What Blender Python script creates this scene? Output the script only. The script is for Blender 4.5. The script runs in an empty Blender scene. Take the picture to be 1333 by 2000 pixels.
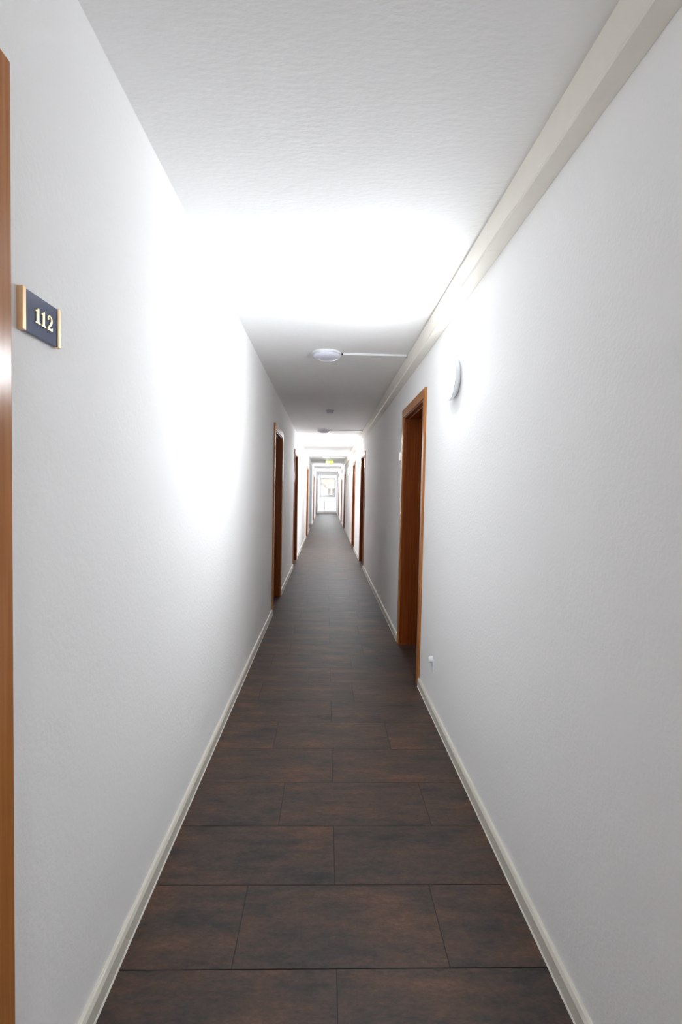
import bpy, bmesh, math, random
from mathutils import Matrix, Vector
random.seed(7)
S = bpy.context.scene
COL = S.collection

# ------------------------------------------------------------------ camera
EYE = 1.324                      # camera height
F = 1000.0                       # focal length in pixels of the 1333x2000 frame
VX, VY, ROLL = 638.0, 960.0, 0.0187
cam_d = bpy.data.cameras.new('camera'); cam = bpy.data.objects.new('camera', cam_d); COL.objects.link(cam)
cam_d.sensor_fit = 'VERTICAL'; cam_d.sensor_height = 36.0; cam_d.lens = 36.0*F/2000.0
cam_d.clip_start = 0.02; cam_d.clip_end = 300
d = Vector((VX-666.5, 1000-VY, -F)).normalized()            # corridor axis seen from the camera
u = Vector((math.sin(ROLL), math.cos(ROLL), 0)); u = (u - d*u.dot(d)).normalized()
r = d.cross(u).normalized()
R = Matrix((r, d, u))                                       # rows: world axes in camera space
cam.matrix_world = Matrix.Translation((0, 0, EYE)) @ R.to_4x4()
S.camera = cam

# ------------------------------------------------------------------ world, exposure
S.view_settings.view_transform = 'Standard'; S.view_settings.look = 'None'
S.view_settings.gamma = 1.0; S.view_settings.use_curve_mapping = False
S.view_settings.exposure = 0.98
W = bpy.data.worlds.new('sky'); S.world = W; W.use_nodes = True
bg = W.node_tree.nodes['Background']; bg.inputs[0].default_value = (0.93, 0.96, 1.0, 1); bg.inputs[1].default_value = 5.0
LAMP = 100.0                      # emission strength of the lit wall lamps
S.cycles.max_bounces = 16; S.cycles.diffuse_bounces = 12; S.cycles.glossy_bounces = 6
S.cycles.transparent_max_bounces = 12
S.cycles.sample_clamp_indirect = 20.0

# ------------------------------------------------------------------ room measures
XL, XR = -0.563, 0.664           # wall faces
HC = EYE + 1.062                 # ceiling
YB, YE = -8.0, 30.4              # wall behind the camera, end wall
TH = 0.26                        # wall thickness
DH, DW, CAS, PR = 2.04, 1.04, 0.065, 0.015   # door casing: outer height, outer width, width, proud of the wall
LDOORS = [-0.128, 5.42, 8.82, 14.5, 22.4, 28.4]
RDOORS = [3.45, 8.82, 11.8, 17.9, 21.5, 26.6]
NICHE = (17.5, 20.1)             # side passage on the left

# ------------------------------------------------------------------ helpers
def nodes(name):
    m = bpy.data.materials.new(name); m.use_nodes = True
    nt = m.node_tree; return m, nt, nt.nodes['Principled BSDF']
def rgb(h):
    c = [int(h[i:i+2], 16)/255 for i in (0, 2, 4)]
    return tuple(((v+0.055)/1.055)**2.4 if v > 0.04045 else v/12.92 for v in c)+(1,)
def plain(name, h, rough=0.5, metal=0.0, noise=0.03):
    m, nt, p = nodes(name); c = rgb(h)
    n = nt.nodes.new('ShaderNodeTexNoise'); n.inputs['Scale'].default_value = 14
    tc = nt.nodes.new('ShaderNodeTexCoord'); nt.links.new(tc.outputs['Object'], n.inputs['Vector'])
    mx = nt.nodes.new('ShaderNodeMix'); mx.data_type = 'RGBA'
    mx.inputs[6].default_value = tuple(v*(1-noise) for v in c[:3])+(1,); mx.inputs[7].default_value = tuple(min(1, v*(1+noise)) for v in c[:3])+(1,)
    nt.links.new(n.outputs['Fac'], mx.inputs[0]); nt.links.new(mx.outputs[2], p.inputs['Base Color'])
    p.inputs['Roughness'].default_value = rough; p.inputs['Metallic'].default_value = metal
    return m
def plaster(name, h, scale, strength, stretch=(1, 1, 1)):
    m, nt, p = nodes(name)
    p.inputs['Base Color'].default_value = rgb(h); p.inputs['Roughness'].default_value = 0.75
    p.inputs['Specular IOR Level'].default_value = 0.3
    tc = nt.nodes.new('ShaderNodeTexCoord'); mp = nt.nodes.new('ShaderNodeMapping'); mp.inputs['Scale'].default_value = stretch
    nt.links.new(tc.outputs['Object'], mp.inputs['Vector'])
    n = nt.nodes.new('ShaderNodeTexNoise'); n.inputs['Scale'].default_value = scale; n.inputs['Detail'].default_value = 3
    v = nt.nodes.new('ShaderNodeTexVoronoi'); v.inputs['Scale'].default_value = scale*0.8; v.feature = 'SMOOTH_F1'
    nt.links.new(mp.outputs[0], n.inputs['Vector']); nt.links.new(mp.outputs[0], v.inputs['Vector'])
    a = nt.nodes.new('ShaderNodeMath'); a.operation = 'MULTIPLY_ADD'; a.inputs[1].default_value = -0.5
    nt.links.new(v.outputs['Distance'], a.inputs[0]); nt.links.new(n.outputs['Fac'], a.inputs[2])
    b = nt.nodes.new('ShaderNodeBump'); b.inputs['Strength'].default_value = strength; b.inputs['Distance'].default_value = 0.004
    nt.links.new(a.outputs[0], b.inputs['Height']); nt.links.new(b.outputs[0], p.inputs['Normal'])
    return m
def wood(name, h1, h2, rough):
    m, nt, p = nodes(name)
    tc = nt.nodes.new('ShaderNodeTexCoord'); mp = nt.nodes.new('ShaderNodeMapping'); mp.inputs['Scale'].default_value = (38, 38, 1.1)
    nt.links.new(tc.outputs['Object'], mp.inputs['Vector'])
    n = nt.nodes.new('ShaderNodeTexNoise'); n.inputs['Scale'].default_value = 2.2; n.inputs['Detail'].default_value = 5; n.inputs['Distortion'].default_value = 0.4
    nt.links.new(mp.outputs[0], n.inputs['Vector'])
    cr = nt.nodes.new('ShaderNodeValToRGB'); cr.color_ramp.elements[0].position = 0.3; cr.color_ramp.elements[1].position = 0.72
    cr.color_ramp.elements[0].color = rgb(h1); cr.color_ramp.elements[1].color = rgb(h2)
    nt.links.new(n.outputs['Fac'], cr.inputs[0]); nt.links.new(cr.outputs[0], p.inputs['Base Color'])
    p.inputs['Roughness'].default_value = rough; p.inputs['Specular IOR Level'].default_value = 0.2
    return m
def emit(name, h, strength):
    m, nt, p = nodes(name); p.inputs['Base Color'].default_value = rgb(h)
    p.inputs['Emission Color'].default_value = rgb(h); p.inputs['Emission Strength'].default_value = strength
    return m

def box(bm, x0, x1, y0, y1, z0, z1, mi=0):
    vs = [bm.verts.new((x, y, z)) for x in (x0, x1) for y in (y0, y1) for z in (z0, z1)]
    for f in ((0,1,3,2), (4,6,7,5), (0,4,5,1), (2,3,7,6), (0,2,6,4), (1,5,7,3)):
        fc = bm.faces.new([vs[i] for i in f]); fc.material_index = mi
def prism(bm, pts, plane, a0, a1):
    """extrude a closed 2D outline; plane 'yz' extrudes along x, 'xz' along y, 'xy' along z"""
    def P(p, a): return {'yz': (a, p[0], p[1]), 'xz': (p[0], a, p[1]), 'xy': (p[0], p[1], a)}[plane]
    A = [bm.verts.new(P(p, a0)) for p in pts]; B = [bm.verts.new(P(p, a1)) for p in pts]
    n = len(pts)
    bm.faces.new(A); bm.faces.new(B[::-1])
    for i in range(n): bm.faces.new((A[i], A[(i+1) % n], B[(i+1) % n], B[i]))
def lathe(bm, prof, axis='z', seg=48, o=(0, 0, 0)):
    """revolve (radius, height) profile; axis 'z' or 'x'"""
    rings = []
    for rr, h in prof:
        ring = []
        if rr < 1e-6:
            ring = [bm.verts.new((o[0], o[1], o[2]+h) if axis == 'z' else (o[0]+h, o[1], o[2]))]
        else:
            for k in range(seg):
                t = 2*math.pi*k/seg; c, s = rr*math.cos(t), rr*math.sin(t)
                ring.append(bm.verts.new((o[0]+c, o[1]+s, o[2]+h) if axis == 'z' else (o[0]+h, o[1]+c, o[2]+s)))
        rings.append(ring)
    for a, b in zip(rings, rings[1:]):
        for k in range(seg):
            q = [a[k % len(a)], a[(k+1) % len(a)], b[(k+1) % len(b)], b[k % len(b)]]
            q = list(dict.fromkeys(q))
            if len(q) > 2: bm.faces.new(q)
def obj(name, bm, mats, parent=None, smooth=False, bevel=0):
    bmesh.ops.recalc_face_normals(bm, faces=bm.faces)
    me = bpy.data.meshes.new(name); bm.to_mesh(me); bm.free()
    for m in (mats if isinstance(mats, (list, tuple)) else [mats]): me.materials.append(m)
    o = bpy.data.objects.new(name, me); COL.objects.link(o); o.parent = parent
    if smooth:
        for p in me.polygons: p.use_smooth = True
        md = o.modifiers.new('edges', 'EDGE_SPLIT'); md.split_angle = math.radians(40)
    if bevel:
        md = o.modifiers.new('bevel', 'BEVEL'); md.width = bevel; md.segments = 2; md.limit_method = 'ANGLE'
    return o
def tag(o, label, cat, group=None, kind=None):
    o['label'] = label; o['category'] = cat
    if group: o['group'] = group
    if kind: o['kind'] = kind
    return o
def empty(name, loc, rz=0):
    o = bpy.data.objects.new(name, None); COL.objects.link(o); o.location = loc; o.rotation_euler = (0, 0, rz)
    o.empty_display_size = 0.1; return o
def BM(): return bmesh.new()
def copy_tree(o, parent=None):
    c = o.copy(); COL.objects.link(c); c.parent = parent
    for ch in list(o.children): copy_tree(ch, c)
    return c

# ------------------------------------------------------------------ materials
M_wall = plaster('white_woodchip_paper', 'f9f9f9', 95, 0.22)
M_ceil = plaster('white_ceiling_paper', 'f8f8f8', 80, 0.32, (0.45, 1, 1))
M_base = plain('cream_skirting', 'dcd8cc', 0.4)
M_lip = plain('white_sealing_lip', 'f4f1e8', 0.35)
M_trunk = plain('cream_plastic', 'efeadf', 0.38)
M_wood = wood('red_brown_veneer', '6e3210', '8d4a1e', 0.3)
M_case = wood('light_brown_veneer', 'a3642f', 'bb7c46', 0.22)
M_leaf = wood('door_leaf_veneer', '65300f', '82441d', 0.32)
M_steel = plain('brushed_steel', 'b8b8b8', 0.3, 1.0)
M_white = plain('white_plastic', 'eef0f2', 0.35)
M_grey = plain('grey_white_plastic', 'b9bfca', 0.4)
M_opal = plain('unlit_opal_plastic', 'e2e4f2', 0.25)
M_blue = plain('dark_blue_plate', '33436c', 0.12)
M_gold = plain('brass', 'ebc598', 0.35, 0.3)
M_gold2 = plain('gold_paint', 'f6e6bc', 0.3, 0.25)
M_lit = emit('lit_opal_glass', 'ffffff', LAMP)
M_pvc = plain('white_window_frame', 'f2f3f3', 0.35)
M_dark = plain('dark_hole', '1a1a1c', 0.6)

def floor_material():
    m, nt, p = nodes('rust_brown_vinyl_tile'); N = nt.nodes.new; L = nt.links.new
    tc = N('ShaderNodeTexCoord'); at = N('ShaderNodeAttribute'); at.attribute_name = 'tile'
    sc = N('ShaderNodeVectorMath'); sc.operation = 'MULTIPLY_ADD'
    sc.inputs[1].default_value = (40, 40, 40)
    L(at.outputs['Color'], sc.inputs[0]); L(tc.outputs['Object'], sc.inputs[2])
    def noise(scale, stretch, detail=4, rough=0.6):
        mp = N('ShaderNodeMapping'); mp.inputs['Scale'].default_value = stretch; L(sc.outputs[0], mp.inputs['Vector'])
        n = N('ShaderNodeTexNoise'); n.inputs['Scale'].default_value = scale; n.inputs['Detail'].default_value = detail
        n.inputs['Roughness'].default_value = rough; L(mp.outputs[0], n.inputs['Vector']); return n
    def ramp(src, els):
        cr = N('ShaderNodeValToRGB'); e = cr.color_ramp.elements
        e[0].position, e[0].color = els[0]; e[1].position, e[1].color = els[-1]
        for pos, c in els[1:-1]:
            x = e.new(pos); x.color = c
        L(src, cr.inputs[0]); return cr
    def mix(fac, a, b, mode='MIX'):
        mx = N('ShaderNodeMix'); mx.data_type = 'RGBA'; mx.blend_type = mode
        if isinstance(fac, float): mx.inputs[0].default_value = fac
        else: L(fac, mx.inputs[0])
        L(a, mx.inputs[6]); L(b, mx.inputs[7]); return mx
    n1 = noise(4.0, (0.7, 2.3, 1), 9, 0.72)
    base = ramp(n1.outputs['Fac'], [(0.34, rgb('2e2a29')), (0.44, rgb('423833')), (0.53, rgb('523d32')), (0.61, rgb('604535')), (0.72, rgb('77543e'))])
    n2 = noise(26, (0.6, 1.4, 1), 7, 0.75)
    fine = ramp(n2.outputs['Fac'], [(0.34, (0.66, 0.66, 0.67, 1)), (0.64, (1.18, 1.16, 1.13, 1))])
    c = mix(0.75, base.outputs[0], fine.outputs[0], 'MULTIPLY')
    n4 = noise(75, (0.8, 1.2, 1), 4, 0.8)
    speck = ramp(n4.outputs['Fac'], [(0.40, (0.6, 0.6, 0.6, 1)), (0.60, (1.2, 1.19, 1.17, 1))])
    c = mix(0.5, c.outputs[2], speck.outputs[0], 'MULTIPLY')
    n3 = noise(8.5, (0.6, 2.0, 1), 8, 0.8)
    blot = ramp(n3.outputs['Fac'], [(0.56, (0, 0, 0, 1)), (0.64, (0.7, 0.7, 0.7, 1))])
    dk = N('ShaderNodeRGB'); dk.outputs[0].default_value = rgb('282524')
    c = mix(blot.outputs[0], c.outputs[2], dk.outputs[0])
    L(c.outputs[2], p.inputs['Base Color'])
    rr = N('ShaderNodeMapRange'); rr.inputs[3].default_value = 0.42; rr.inputs[4].default_value = 0.58; p.inputs['Specular IOR Level'].default_value = 0.42
    L(n2.outputs['Fac'], rr.inputs[0]); L(rr.outputs[0], p.inputs['Roughness'])
    b = N('ShaderNodeBump'); b.inputs['Strength'].default_value = 0.12; b.inputs['Distance'].default_value = 0.002
    L(n2.outputs['Fac'], b.inputs['Height']); L(b.outputs[0], p.inputs['Normal'])
    return m
M_floor = floor_material()
M_seam = plain('dark_seam', '1a1412', 0.6)

# ------------------------------------------------------------------ floor: one mesh of vinyl tiles in staggered rows
def build_floor():
    bm = BM(); XM = 0.26
    box(bm, XL-TH-1.8, XR+TH, YB-0.2, YE+0.25, -0.05, -0.0012, 1)
    lay = bm.loops.layers.float_color.new('tile')
    TW, TD, g = 0.609, 0.304, 0.0014
    OFF = {0: -0.238, 2: -0.164, 4: -0.25, 6: 0.2, 8: 0.214, 9: -0.279, 10: 0.053, 11: 0.33, 13: -0.25}
    y = 1.370-TD*30; k = -30
    while y < YE+0.2:
        off = 0.053 if k % 2 and k < 12 or k > 12 and k % 2 == 0 or k == 12 else random.choice((-0.25, -0.2, 0.2, -0.28))
        off = OFF.get(k, off)
        wide = NICHE[0]-0.6 < y < NICHE[1]+0.3
        xa = (XL-1.6) if wide else XL-TH+0.02
        x = off - TW*5
        while x < XR+TH:
            x0, x1 = max(x, xa), min(x+TW, XR+TH-0.02)
            if x1-x0 > 0.01 and y < YE+0.2:
                vs = [bm.verts.new(v) for v in ((x0+g, y+g, 0), (x1-g, y+g, 0), (x1-g, y+TD-g, 0), (x0+g, y+TD-g, 0))]
                f = bm.faces.new(vs); f.material_index = 0
                c = (random.random(), random.random(), random.random(), 1)
                for l in f.loops: l[lay] = c
            x += TW
        y += TD; k += 1
    me = bpy.data.meshes.new('floor'); bm.to_mesh(me); bm.free()
    me.materials.append(M_floor); me.materials.append(M_seam)
    o = bpy.data.objects.new('floor', me); COL.objects.link(o)
    tag(o, 'dark rust-brown tile floor laid in staggered rows along the corridor', 'floor', kind='structure')
build_floor()

# ------------------------------------------------------------------ ceiling and walls
bm = BM(); box(bm, XL-TH-1.8, XR+TH, YB-0.2, YE+0.25, HC, HC+0.15)
tag(obj('ceiling', bm, M_ceil), 'white textured ceiling of the corridor', 'ceiling', kind='structure')

def wall_with_doors(name, x0, x1, doors, gaps, label):
    bm = BM(); cur = YB
    ev = sorted([(y+CAS-0.01, y+DW-CAS+0.01, 'd') for y in doors]+[(a, b, 'g') for a, b in gaps])
    for a, b, t in ev:
        box(bm, x0, x1, cur, a, 0, HC)
        if t == 'd': box(bm, x0, x1, a, b, DH-CAS+0.01, HC)
        cur = b
    box(bm, x0, x1, cur, YE, 0, HC)
    bmesh.ops.remove_doubles(bm, verts=bm.verts, dist=1e-5)
    # drop the faces left between two neighbouring blocks
    tag(obj(name, bm, M_wall), label, 'wall', kind='structure')
wall_with_doors('wall_left', XL-TH, XL, LDOORS, [NICHE], 'long white woodchip wall on the left of the corridor')
wall_with_doors('wall_right', XR, XR+TH, RDOORS, [], 'long white woodchip wall on the right of the corridor')
bm = BM()
box(bm, XL-TH-1.5, XL-TH, NICHE[0]-0.15, NICHE[0], 0, HC); box(bm, XL-TH-1.5, XL-TH, NICHE[1], NICHE[1]+0.15, 0, HC)
box(bm, XL-TH-1.65, XL-TH-1.5, NICHE[0]-0.15, NICHE[1]+0.15, 0, HC)
tag(obj('wall_side', bm, M_wall), 'white walls of the side passage opening on the left', 'wall', kind='structure')
bm = BM(); box(bm, XL-TH, XR+TH, YB-0.15, YB, 0, HC)
tag(obj('wall_back', bm, M_wall), 'white wall behind the camera', 'wall', kind='structure')
# end wall with the tall window
WX0, WX1, WZ0, WZ1 = -0.52, 0.63, 0.13, 2.34
bm = BM()
box(bm, XL-TH, WX0, YE, YE+0.25, 0, HC); box(bm, WX1, XR+TH, YE, YE+0.25, 0, HC)
box(bm, WX0, WX1, YE, YE+0.25, 0, WZ0); box(bm, WX0, WX1, YE, YE+0.25, WZ1, HC)
tag(obj('wall_end', bm, M_wall), 'white end wall around the tall bright window', 'wall', kind='structure')

# ------------------------------------------------------------------ baseboards
def baseboard(name, side, doors, gaps, label):
    bm = BM(); lp = BM(); cur = YB
    X = XL if side < 0 else XR; s = -side           # s points into the corridor
    ev = sorted([(y, y+DW) for y in doors]+list(gaps)); segs = []
    for a, b in ev:
        if a > cur: segs.append((cur, a))
        cur = b
    if YE > cur: segs.append((cur, YE))
    t, h = 0.015, 0.060
    for a, b in segs:
        prof = [(X, 0), (X+s*t, 0), (X+s*t, h-0.012), (X+s*(t-0.006), h-0.002), (X+s*(t-0.010), h), (X, h)]
        prism(bm, prof, 'xz', a+0.001, b-0.001)
        prism(lp, [(X+s*t, 0.0), (X+s*(t+0.003), 0.0), (X+s*(t+0.0015), 0.005), (X+s*t, 0.005)], 'xz', a+0.001, b-0.001)
    o = obj(name, bm, M_base); tag(o, label, 'baseboard', kind='structure')
    obj('sealing_lip', lp, M_lip, o)
baseboard('baseboard_left', -1, LDOORS, [NICHE], 'low cream skirting along the left wall')
baseboard('baseboard_right', 1, RDOORS, [], 'low cream skirting along the right wall')
bm = BM(); box(bm, XL-TH-1.5, XL-TH, NICHE[1]-0.015, NICHE[1], 0, 0.06); box(bm, XL-TH, XL+0.015, NICHE[1]-0.015, NICHE[1], 0, 0.06)
tag(obj('baseboard_side', bm, M_base), 'cream skirting wrapping into the side passage', 'baseboard', kind='structure')
bm = BM(); box(bm, XL+0.02, XR-0.02, YE-0.015, YE, 0, 0.07)
tag(obj('baseboard_end', bm, M_base), 'cream skirting under the end window', 'baseboard', kind='structure')

# ------------------------------------------------------------------ doors
def make_door():
    """right-hand door in local space: wall face at x=0, opening along y from 0 to DW, depth towards +x"""
    root = empty('door', (0, 0, 0))
    y0, y1, D = CAS, DW-CAS, 0.155
    zt = DH-CAS
    bm = BM()                                   # lining: two jambs and a head with a stop rebate
    box(bm, -0.004, D+0.05, y0-0.012, y0+0.012, 0, zt+0.012); box(bm, -0.004, D+0.05, y1-0.012, y1+0.012, 0, zt+0.012)
    box(bm, -0.004, D+0.05, y0+0.012, y1-0.012, zt-0.012, zt+0.012)
    box(bm, D-0.022, D, y0+0.012, y0+0.024, 0, zt-0.012); box(bm, D-0.022, D, y1-0.024, y1-0.012, 0, zt-0.012)
    box(bm, D-0.022, D, y0+0.024, y1-0.024, zt-0.024, zt-0.012)
    box(bm, 0.03, 0.045, y0+0.012, y1-0.012, zt-0.020, zt-0.012)
    obj('door_lining', bm, M_wood, root, bevel=0.001)
    for a, b in ((0, CAS), (DW-CAS, DW)):
        bm = BM(); box(bm, -PR, 0.0, a, b, 0, DH); obj('casing', bm, M_case, root, bevel=0.003)
    bm = BM(); box(bm, -PR, 0.0, CAS, DW-CAS, DH-CAS, DH); obj('head_casing', bm, M_case, root, bevel=0.002)
    bm = BM(); box(bm, D, D+0.04, y0+0.014, y1-0.014, 0.006, zt-0.014); leaf = obj('door_leaf', bm, M_leaf, root, bevel=0.002)
    bm = BM()
    hy = y0+0.09
    box(bm, D-0.008, D, hy-0.02, hy+0.02, 0.93, 1.13)
    lathe(bm, [(0.009, -0.05), (0.009, 0)], 'x', 12, (D-0.006, hy, 1.05))
    box(bm, D-0.06, D-0.042, hy-0.008, hy+0.12, 1.041, 1.059)
    obj('door_handle', bm, M_steel, leaf, bevel=0.003)
    return root
proto = make_door()
seq = [('R', y) for y in RDOORS]+[('L', y) for y in LDOORS]
where = {('R', 0): 'nearest brown wooden door on the right wall, beyond the round lit lamp',
 ('R', 1): 'second brown wooden door along the right wall', ('R', 2): 'third brown wooden door along the right wall',
 ('R', 3): 'fourth brown wooden door along the right wall, far down', ('R', 4): 'fifth brown wooden door along the right wall, far down',
 ('R', 5): 'last brown wooden door on the right, beside the end window',
 ('L', 0): 'brown wooden door at the left edge, beside the blue room sign',
 ('L', 1): 'second brown wooden door along the left wall, before the smoke detector', ('L', 2): 'third brown wooden door along the left wall',
 ('L', 3): 'fourth brown wooden door on the left, just before the side passage', ('L', 4): 'fifth brown wooden door on the left, beyond the side passage',
 ('L', 5): 'last brown wooden door on the left, beside the end window'}
cnt = {'R': 0, 'L': 0}
for n, (sd, y) in enumerate(seq):
    o = proto if n == 0 else copy_tree(proto)
    o.name = 'door_%d' % (n+1)
    if sd == 'R': o.location = (XR, y, 0)
    else: o.location = (XL, y+DW, 0); o.rotation_euler = (0, 0, math.pi)
    tag(o, where[(sd, cnt[sd])], 'door', kind='structure'); cnt[sd] += 1

# ------------------------------------------------------------------ window at the end
def glass_mat(name, frosted=False):
    m, nt, p = nodes(name); N = nt.nodes.new; out = nt.nodes['Material Output']
    if frosted:
        tr = N('ShaderNodeBsdfTranslucent'); tr.inputs[0].default_value = (0.9, 0.92, 0.94, 1)
    else:
        tr = N('ShaderNodeBsdfTransparent'); tr.inputs[0].default_value = (0.95, 0.97, 0.97, 1)
    gl = N('ShaderNodeBsdfGlossy'); gl.inputs['Roughness'].default_value = 0.3 if frosted else 0.02
    fr = N('ShaderNodeFresnel'); fr.inputs[0].default_value = 1.45; mx = N('ShaderNodeMixShader')
    nt.links.new(fr.outputs[0], mx.inputs[0]); nt.links.new(tr.outputs[0], mx.inputs[1]); nt.links.new(gl.outputs[0], mx.inputs[2])
    nt.links.new(mx.outputs[0], out.inputs[0]); return m
M_glass = glass_mat('clear_glass'); M_frost = glass_mat('frosted_glass', True)
win = empty('window_1', (0, YE+0.06, 0)); tag(win, 'tall white-framed window in the end wall with a red roof outside', 'window', kind='structure')
def frame(bm, x0, x1, z0, z1, w, ya, yb):
    box(bm, x0, x0+w, ya, yb, z0, z1); box(bm, x1-w, x1, ya, yb, z0, z1)
    box(bm, x0+w, x1-w, ya, yb, z0, z0+w); box(bm, x0+w, x1-w, ya, yb, z1-w, z1)
ZB, CX0, CX1, CT = 1.03, -0.36, 0.52, 2.10      # rail height, edges of the middle light, transom height
bm = BM(); frame(bm, WX0+0.001, WX1-0.001, WZ0+0.001, WZ1-0.001, 0.04, 0, 0.07)
box(bm, CX0-0.03, CX0, 0, 0.07, WZ0+0.04, WZ1-0.04); box(bm, CX1, CX1+0.03, 0, 0.07, WZ0+0.04, WZ1-0.04)
box(bm, CX0, CX1, 0, 0.07, ZB-0.03, ZB+0.03); box(bm, CX0, CX1, 0, 0.07, CT, CT+0.04)
obj('window_frame', bm, M_pvc, win, bevel=0.003)
bm = BM(); frame(bm, CX0+0.002, CX1-0.002, ZB+0.032, CT-0.002, 0.055, 0.01, 0.06); obj('sash', bm, M_pvc, win, bevel=0.004)
bm = BM(); box(bm, -0.11, -0.07, 0.01, 0.06, WZ0+0.04, ZB-0.03); obj('mullion', bm, M_pvc, win, bevel=0.003)
bm = BM(); box(bm, CX0+0.05, CX1-0.05, 0.03, 0.036, ZB+0.08, CT-0.05); obj('glass_pane', bm, M_glass, win)
for x0, x1, z0, z1 in ((CX0, -0.11, WZ0+0.04, ZB-0.03), (-0.07, CX1, WZ0+0.04, ZB-0.03), (CX0, CX1, CT+0.04, WZ1-0.04),
                       (WX0+0.04, CX0-0.03, WZ0+0.04, WZ1-0.04), (CX1+0.03, WX1-0.04, WZ0+0.04, WZ1-0.04)):
    bm = BM(); box(bm, x0, x1, 0.03, 0.036, z0, z1); obj('frosted_pane', bm, M_frost, win)
bm = BM(); box(bm, CX0, CX1, -0.05, 0.0, ZB-0.012, ZB+0.012); obj('window_rail', bm, M_white, win, bevel=0.003)

# ------------------------------------------------------------------ outside: neighbour house
M_tile = plain('red_roof_tiles', '7c3a2b', 0.8, 0, 0.15)
M_render = plain('pale_render', '948e88', 0.9)
M_shade = plain('brown_timber', '57514d', 0.8)
M_ground = plain('pale_paving', 'a8a6a2', 0.9)
hs = empty('house', (0, 39, -3.0)); tag(hs, 'neighbouring house with a red tiled roof seen through the end window', 'house')
bm = BM(); box(bm, -0.10, 5.0, 0.5, 5.5, 0, 4.62); obj('house_wall', bm, M_render, hs)
bm = BM(); prism(bm, [(0.0, 4.76), (0.0, 4.84), (3.2, 5.34), (6.2, 4.84), (6.2, 4.76)], 'yz', -0.28, 5.3)
obj('roof', bm, M_tile, hs)
bm = BM(); box(bm, -0.02, 5.3, -0.08, 0.0, 4.66, 4.80); obj('gutter', bm, M_white, hs)
bm = BM(); prism(bm, [(-0.42, 5.02), (-0.30, 5.02), (0.06, 4.62), (-0.02, 4.54), (-0.42, 4.85)], 'xz', -0.05, 5.8); obj('barge_board', bm, M_shade, hs)
for x in (0.12, 0.46, 1.2):
    bm = BM(); box(bm, x, x+0.2, 0.46, 0.52, 4.05, 4.52); obj('house_window', bm, M_shade, hs)
bm = BM(); prism(bm, [(-0.6, 3.72), (-0.55, 3.65), (0.3, 4.08), (0.28, 4.16)], 'xz', -1.6, -1.5); obj('stair_rail', bm, M_shade, hs)
bm = BM(); box(bm, -14, 14, YE+0.6, 60, -3.1, -3.0)
tag(obj('ground', bm, M_ground), 'pale ground outside below the end window', 'ground', kind='structure')

# ------------------------------------------------------------------ cable trunking along the right of the ceiling
t = empty('cable_trunking', (XR-0.001, 0, HC-0.001)); tag(t, 'cream plastic cable trunking running the length of the ceiling edge on the right', 'cable trunking')
D, Hh = 0.0595, 0.117
y = YB; k = 0
while y < YE-0.01:
    L = min(2.0, YE-y); bm = BM()
    prism(bm, [(0, 0), (-D+0.004, 0), (-D+0.004, -0.006), (-D, -0.006), (-D, -Hh+0.012), (-D+0.003, -Hh+0.009), (-D, -Hh+0.006), (-D, -Hh+0.003), (-D+0.003, -Hh), (0, -Hh)], 'xz', y+0.0006, y+L-0.0006)
    obj('trunking_length', bm, M_trunk, t); y += L

# ------------------------------------------------------------------ ceiling lamps (unlit) with their small ducts
def ceiling_lamp():
    root = empty('ceiling_lamp', (0, 0, HC))
    bm = BM(); lathe(bm, [(0, 0), (0.108, 0), (0.112, -0.004), (0.112, -0.014), (0.104, -0.016), (0, -0.016)]); obj('base_ring', bm, M_white, root, True)
    bm = BM(); pr = [(0.104, -0.016), (0.106, -0.024)]
    for k in range(1, 9):
        a = k/8*math.pi/2; pr.append((0.106*math.cos(a)**0.75 if k < 8 else 0, -0.024-0.030*math.sin(a)))
    lathe(bm, pr); obj('diffuser', bm, M_opal, root, True)
    bm = BM(); lathe(bm, [(0, -0.004), (0.006, -0.004), (0.006, -0.012), (0, -0.012)], 'z', 12, (0.119, 0, 0)); obj('cable_entry', bm, M_dark, root)
    return root
cl = ceiling_lamp()
CL = [(-0.016, 3.97, 'nearest unlit round lamp on the ceiling, joined to a white duct'),
      (-0.068, 8.88, 'second unlit round ceiling lamp, just beyond the smoke detector'),
      (-0.03, 15.9, 'third unlit round ceiling lamp, just before the green exit sign'),
      (0.03, 22.6, 'farthest unlit round ceiling lamp, near the end window')]
for i, (x, y, lab) in enumerate(CL):
    o = cl if i == 0 else copy_tree(cl)
    o.location = (x, y, HC); tag(o, lab, 'ceiling lamp', 'unlit round lamps on the ceiling')
dl = ['white duct across the ceiling from the nearest ceiling lamp to the trunking',
      'thin duct across the ceiling from the second ceiling lamp to the trunking',
      'thin duct from the third ceiling lamp to the trunking, before the exit sign', 'thin duct from the farthest ceiling lamp to the trunking']
for i, (x, y, lab) in enumerate(CL):
    bm = BM(); box(bm, x+0.125, XR-D-0.004, y-0.010, y+0.010, HC-0.014, HC)
    o = obj('cable_duct', bm, M_white, bevel=0.001); tag(o, dl[i], 'cable duct', 'ducts from ceiling lamps to the trunking')
    bm = BM(); box(bm, XR-D-0.008, XR-D, y-0.013, y+0.013, HC-0.020, HC); obj('end_clip', bm, M_grey, o)

# ------------------------------------------------------------------ smoke detector
sd = empty('smoke_detector', (0.027, 6.74, HC)); tag(sd, 'small white smoke detector on the ceiling between two round lamps', 'smoke detector')
bm = BM(); lathe(bm, [(0, 0), (0.052, 0), (0.052, -0.012), (0.044, -0.018), (0.040, -0.034), (0, -0.034)]); obj('mounting_base', bm, M_grey, sd, True)
bm = BM(); lathe(bm, [(0, -0.036), (0.042, -0.036), (0.046, -0.042), (0.044, -0.050), (0.030, -0.056), (0, -0.058)]); obj('sensor_cap', bm, M_white, sd, True)

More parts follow.
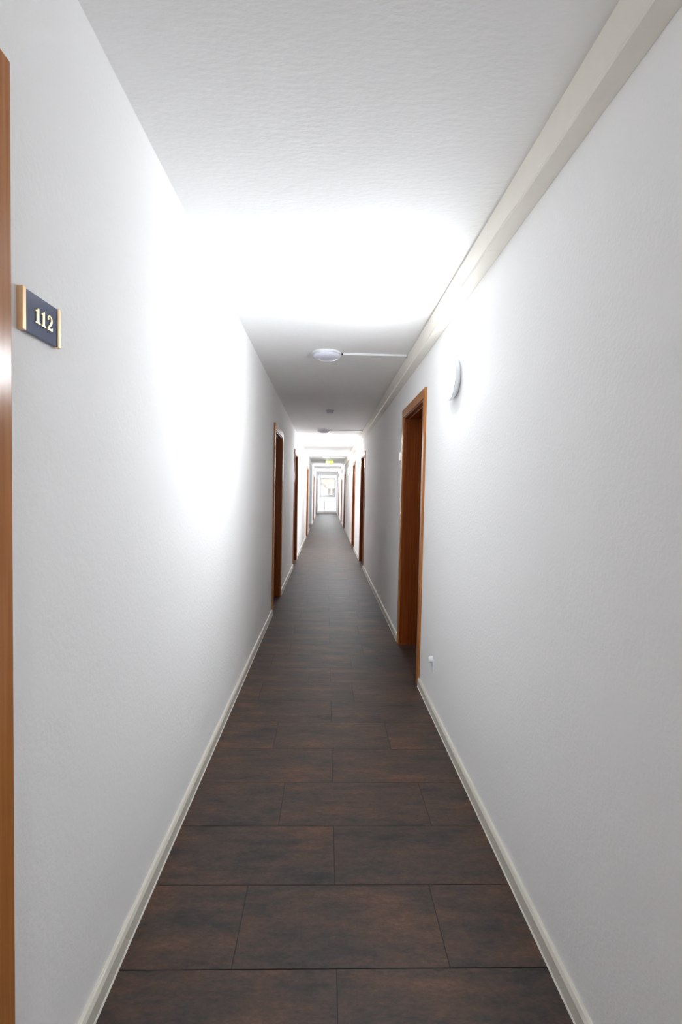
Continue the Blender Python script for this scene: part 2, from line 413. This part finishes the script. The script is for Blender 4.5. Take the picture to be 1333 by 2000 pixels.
# ------------------------------------------------------------------ lit wall lamps
def wall_lamp():
    root = empty('wall_lamp', (XR, 0, 0))
    bm = BM(); lathe(bm, [(0, 0), (0.085, 0), (0.095, -0.006), (0.100, -0.018), (0, -0.018)], 'x'); obj('base', bm, M_white, root, True)
    bm = BM(); lathe(bm, [(0.100, -0.018), (0.112, -0.019), (0.115, -0.026), (0.114, -0.034), (0.110, -0.037), (0.106, -0.036), (0.105, -0.030), (0, -0.0185)], 'x'); obj('rim', bm, M_white, root, True)
    bm = BM(); pr = [(0.104, -0.031)]
    for k in range(1, 9):
        a = k/8*math.pi/2; pr.append((0.1045*math.cos(a)**0.7 if k < 8 else 0, -0.034-0.024*math.sin(a)))
    lathe(bm, pr, 'x'); obj('diffuser', bm, M_lit, root, True)
    return root
wl = wall_lamp()
WL = [(-5.3, 'added unseen round wall lamp behind the camera, brightening the near walls'), (2.66, 'lit round white wall lamp nearest on the right wall'),  # first lamp is an added fill light out of view, lifting the near walls
      (10.6, 'second lit round wall lamp, between the second and third right doors'),
      (14.6, 'third lit round wall lamp, beyond the third right door'),
      (20.4, 'fourth lit round wall lamp, before the fifth right door'),
      (25.4, 'farthest lit round wall lamp, before the last right door')]
for i, (y, lab) in enumerate(WL):
    o = wl if i == 0 else copy_tree(wl)
    df = [c for c in o.children if c.name.startswith('diffuser')][0]
    df.material_slots[0].link = 'OBJECT'; df.material_slots[0].material = emit('lit_opal_glass', 'f6fbff', LAMP*(4.8, 0.8, 1.9, 1.5, 1.5, 2.0)[i])
    o.location = (XR, y, EYE+0.60); tag(o, lab, 'wall lamp', 'lit round lamps on the right wall')

# ------------------------------------------------------------------ exit sign
M_exit = emit('lit_green_sign', 'cdf23a', 0.9); M_exw = emit('lit_white_pictogram', 'fbffd8', 1.2)
ex = empty('exit_sign', (0.085, 17.0, HC)); tag(ex, 'lit yellow-green exit sign hanging from the ceiling far down the corridor', 'exit sign')
bm = BM(); box(bm, -0.12, 0.12, -0.03, 0.03, -0.03, 0); obj('ceiling_mount', bm, M_trunk, ex, bevel=0.004)
bm = BM(); box(bm, -0.125, 0.125, -0.012, 0.012, -0.150, -0.045); obj('sign_panel', bm, M_exit, ex, bevel=0.002)
for x in (-0.09, 0.085):
    bm = BM(); box(bm, x, x+0.008, -0.004, 0.004, -0.046, -0.029); obj('hanger', bm, M_steel, ex)
bm = BM()                                              # door, running figure and arrow
box(bm, -0.105, -0.06, -0.0135, -0.012, -0.142, -0.056)
prism(bm, [(-0.02, -0.064), (-0.032, -0.075), (-0.02, -0.078), (-0.035, -0.108), (-0.05, -0.112), (-0.032, -0.124), (-0.018, -0.104), (-0.005, -0.116), (-0.008, -0.138), (0.004, -0.138), (0.006, -0.110), (-0.004, -0.096), (0.002, -0.082), (0.014, -0.090), (0.018, -0.084), (0.0, -0.066)], 'xz', -0.0135, -0.012)
prism(bm, [(0.045, -0.092), (0.085, -0.092), (0.085, -0.075), (0.112, -0.098), (0.085, -0.121), (0.085, -0.104), (0.045, -0.104)], 'xz', -0.0135, -0.012)
obj('pictogram', bm, M_exw, ex)

# ------------------------------------------------------------------ room signs
def digit_one(bm, cx, h, a0, a1):
    w = h*0.13
    pts = [(-w*2.1, 0), (w*2.1, 0), (w*2.1, h*0.10), (w, h*0.14), (w, h), (w*0.1, h), (-w*0.7, h*0.88), (-w*2.1, h*0.84), (-w*2.1, h*0.74), (-w, h*0.76), (-w, h*0.14), (-w*2.1, h*0.10)]
    prism(bm, [(cx+p[0], p[1]) for p in pts], 'yz', a0, a1)
def digit_two(bm, cx, h, a0, a1):
    pts = [(-.30, 0), (.30, 0), (.33, .24), (.27, .24), (.22, .15), (-.08, .15), (.06, .30), (.24, .46), (.31, .62), (.31, .76), (.24, .90), (.10, .99), (-.06, 1.0), (-.20, .95), (-.29, .85), (-.30, .73), (-.23, .66), (-.13, .69), (-.11, .78), (-.16, .84), (-.10, .90), (.0, .91), (.09, .84), (.11, .72), (.06, .56), (-.08, .38), (-.22, .22), (-.30, .08)]
    prism(bm, [(cx+p[0]*h, p[1]*h) for p in pts], 'yz', a0, a1)
def room_sign(number, name='room_sign'):
    """sign on a left wall: wall face at x=0, faces +x, runs along y"""
    root = empty(name, (0, 0, 0)); w, h = 0.130, 0.078
    bm = BM(); box(bm, 0.002, 0.009, -w/2+0.006, w/2-0.006, -h/2+0.001, h/2-0.001); obj('plate', bm, M_blue, root, bevel=0.0006)
    for s in (-1, 1):
        bm = BM(); yc = s*(w/2-0.004); box(bm, 0.0, 0.0115, yc-0.0055, yc+0.0055, -h/2, h/2); obj('brass_rail', bm, M_gold, root, bevel=0.0012)
    if number:
        H = 0.029
        for k, c in enumerate('112'):
            bm = BM(); yc = (-0.0215, -0.002, 0.0205)[k] + 0.005
            (digit_two if c == '2' else digit_one)(bm, yc, H, 0.009, 0.0112)
            for v in bm.verts: v.co.z -= H/2
            obj('digit', bm, M_gold2, root)
    return root
o = room_sign(True); o.location = (XL, 1.016, 1.645)
tag(o, 'dark blue room sign with gold digits 112 and brass rails on the left wall', 'room sign')
o = room_sign(False); o.location = (XR, 4.60, EYE+0.33); o.rotation_euler = (0, 0, math.pi)
tag(o, 'small bluish room sign just beyond the nearest right-hand door', 'room sign')

# ------------------------------------------------------------------ wall socket
so = empty('wall_socket', (XR, 3.03, 0.292)); tag(so, 'small white wall socket low on the right wall beside the nearest door', 'wall socket')
bm = BM(); box(bm, -0.008, 0, -0.04, 0.04, -0.04, 0.04); obj('cover_plate', bm, M_white, so, bevel=0.003)
bm = BM(); lathe(bm, [(0.026, -0.008), (0.026, -0.0095), (0.021, -0.0095), (0.021, -0.0085), (0, -0.0085)], 'x', 32, (0, 0, 0)); obj('socket_ring', bm, M_white, so, True)
for dy in (-0.0095, 0.0095):
    bm = BM(); lathe(bm, [(0, -0.0088), (0.0028, -0.0088), (0.0028, -0.0084)], 'x', 10, (0, dy, 0)); obj('pin_hole', bm, M_dark, so)
bm = BM(); lathe(bm, [(0.020, -0.006), (0.020, -0.020), (0.016, -0.028), (0.008, -0.032), (0, -0.033)], 'x', 24, (0, -0.002, 0.036)); obj('plug_cap', bm, M_white, so, True)
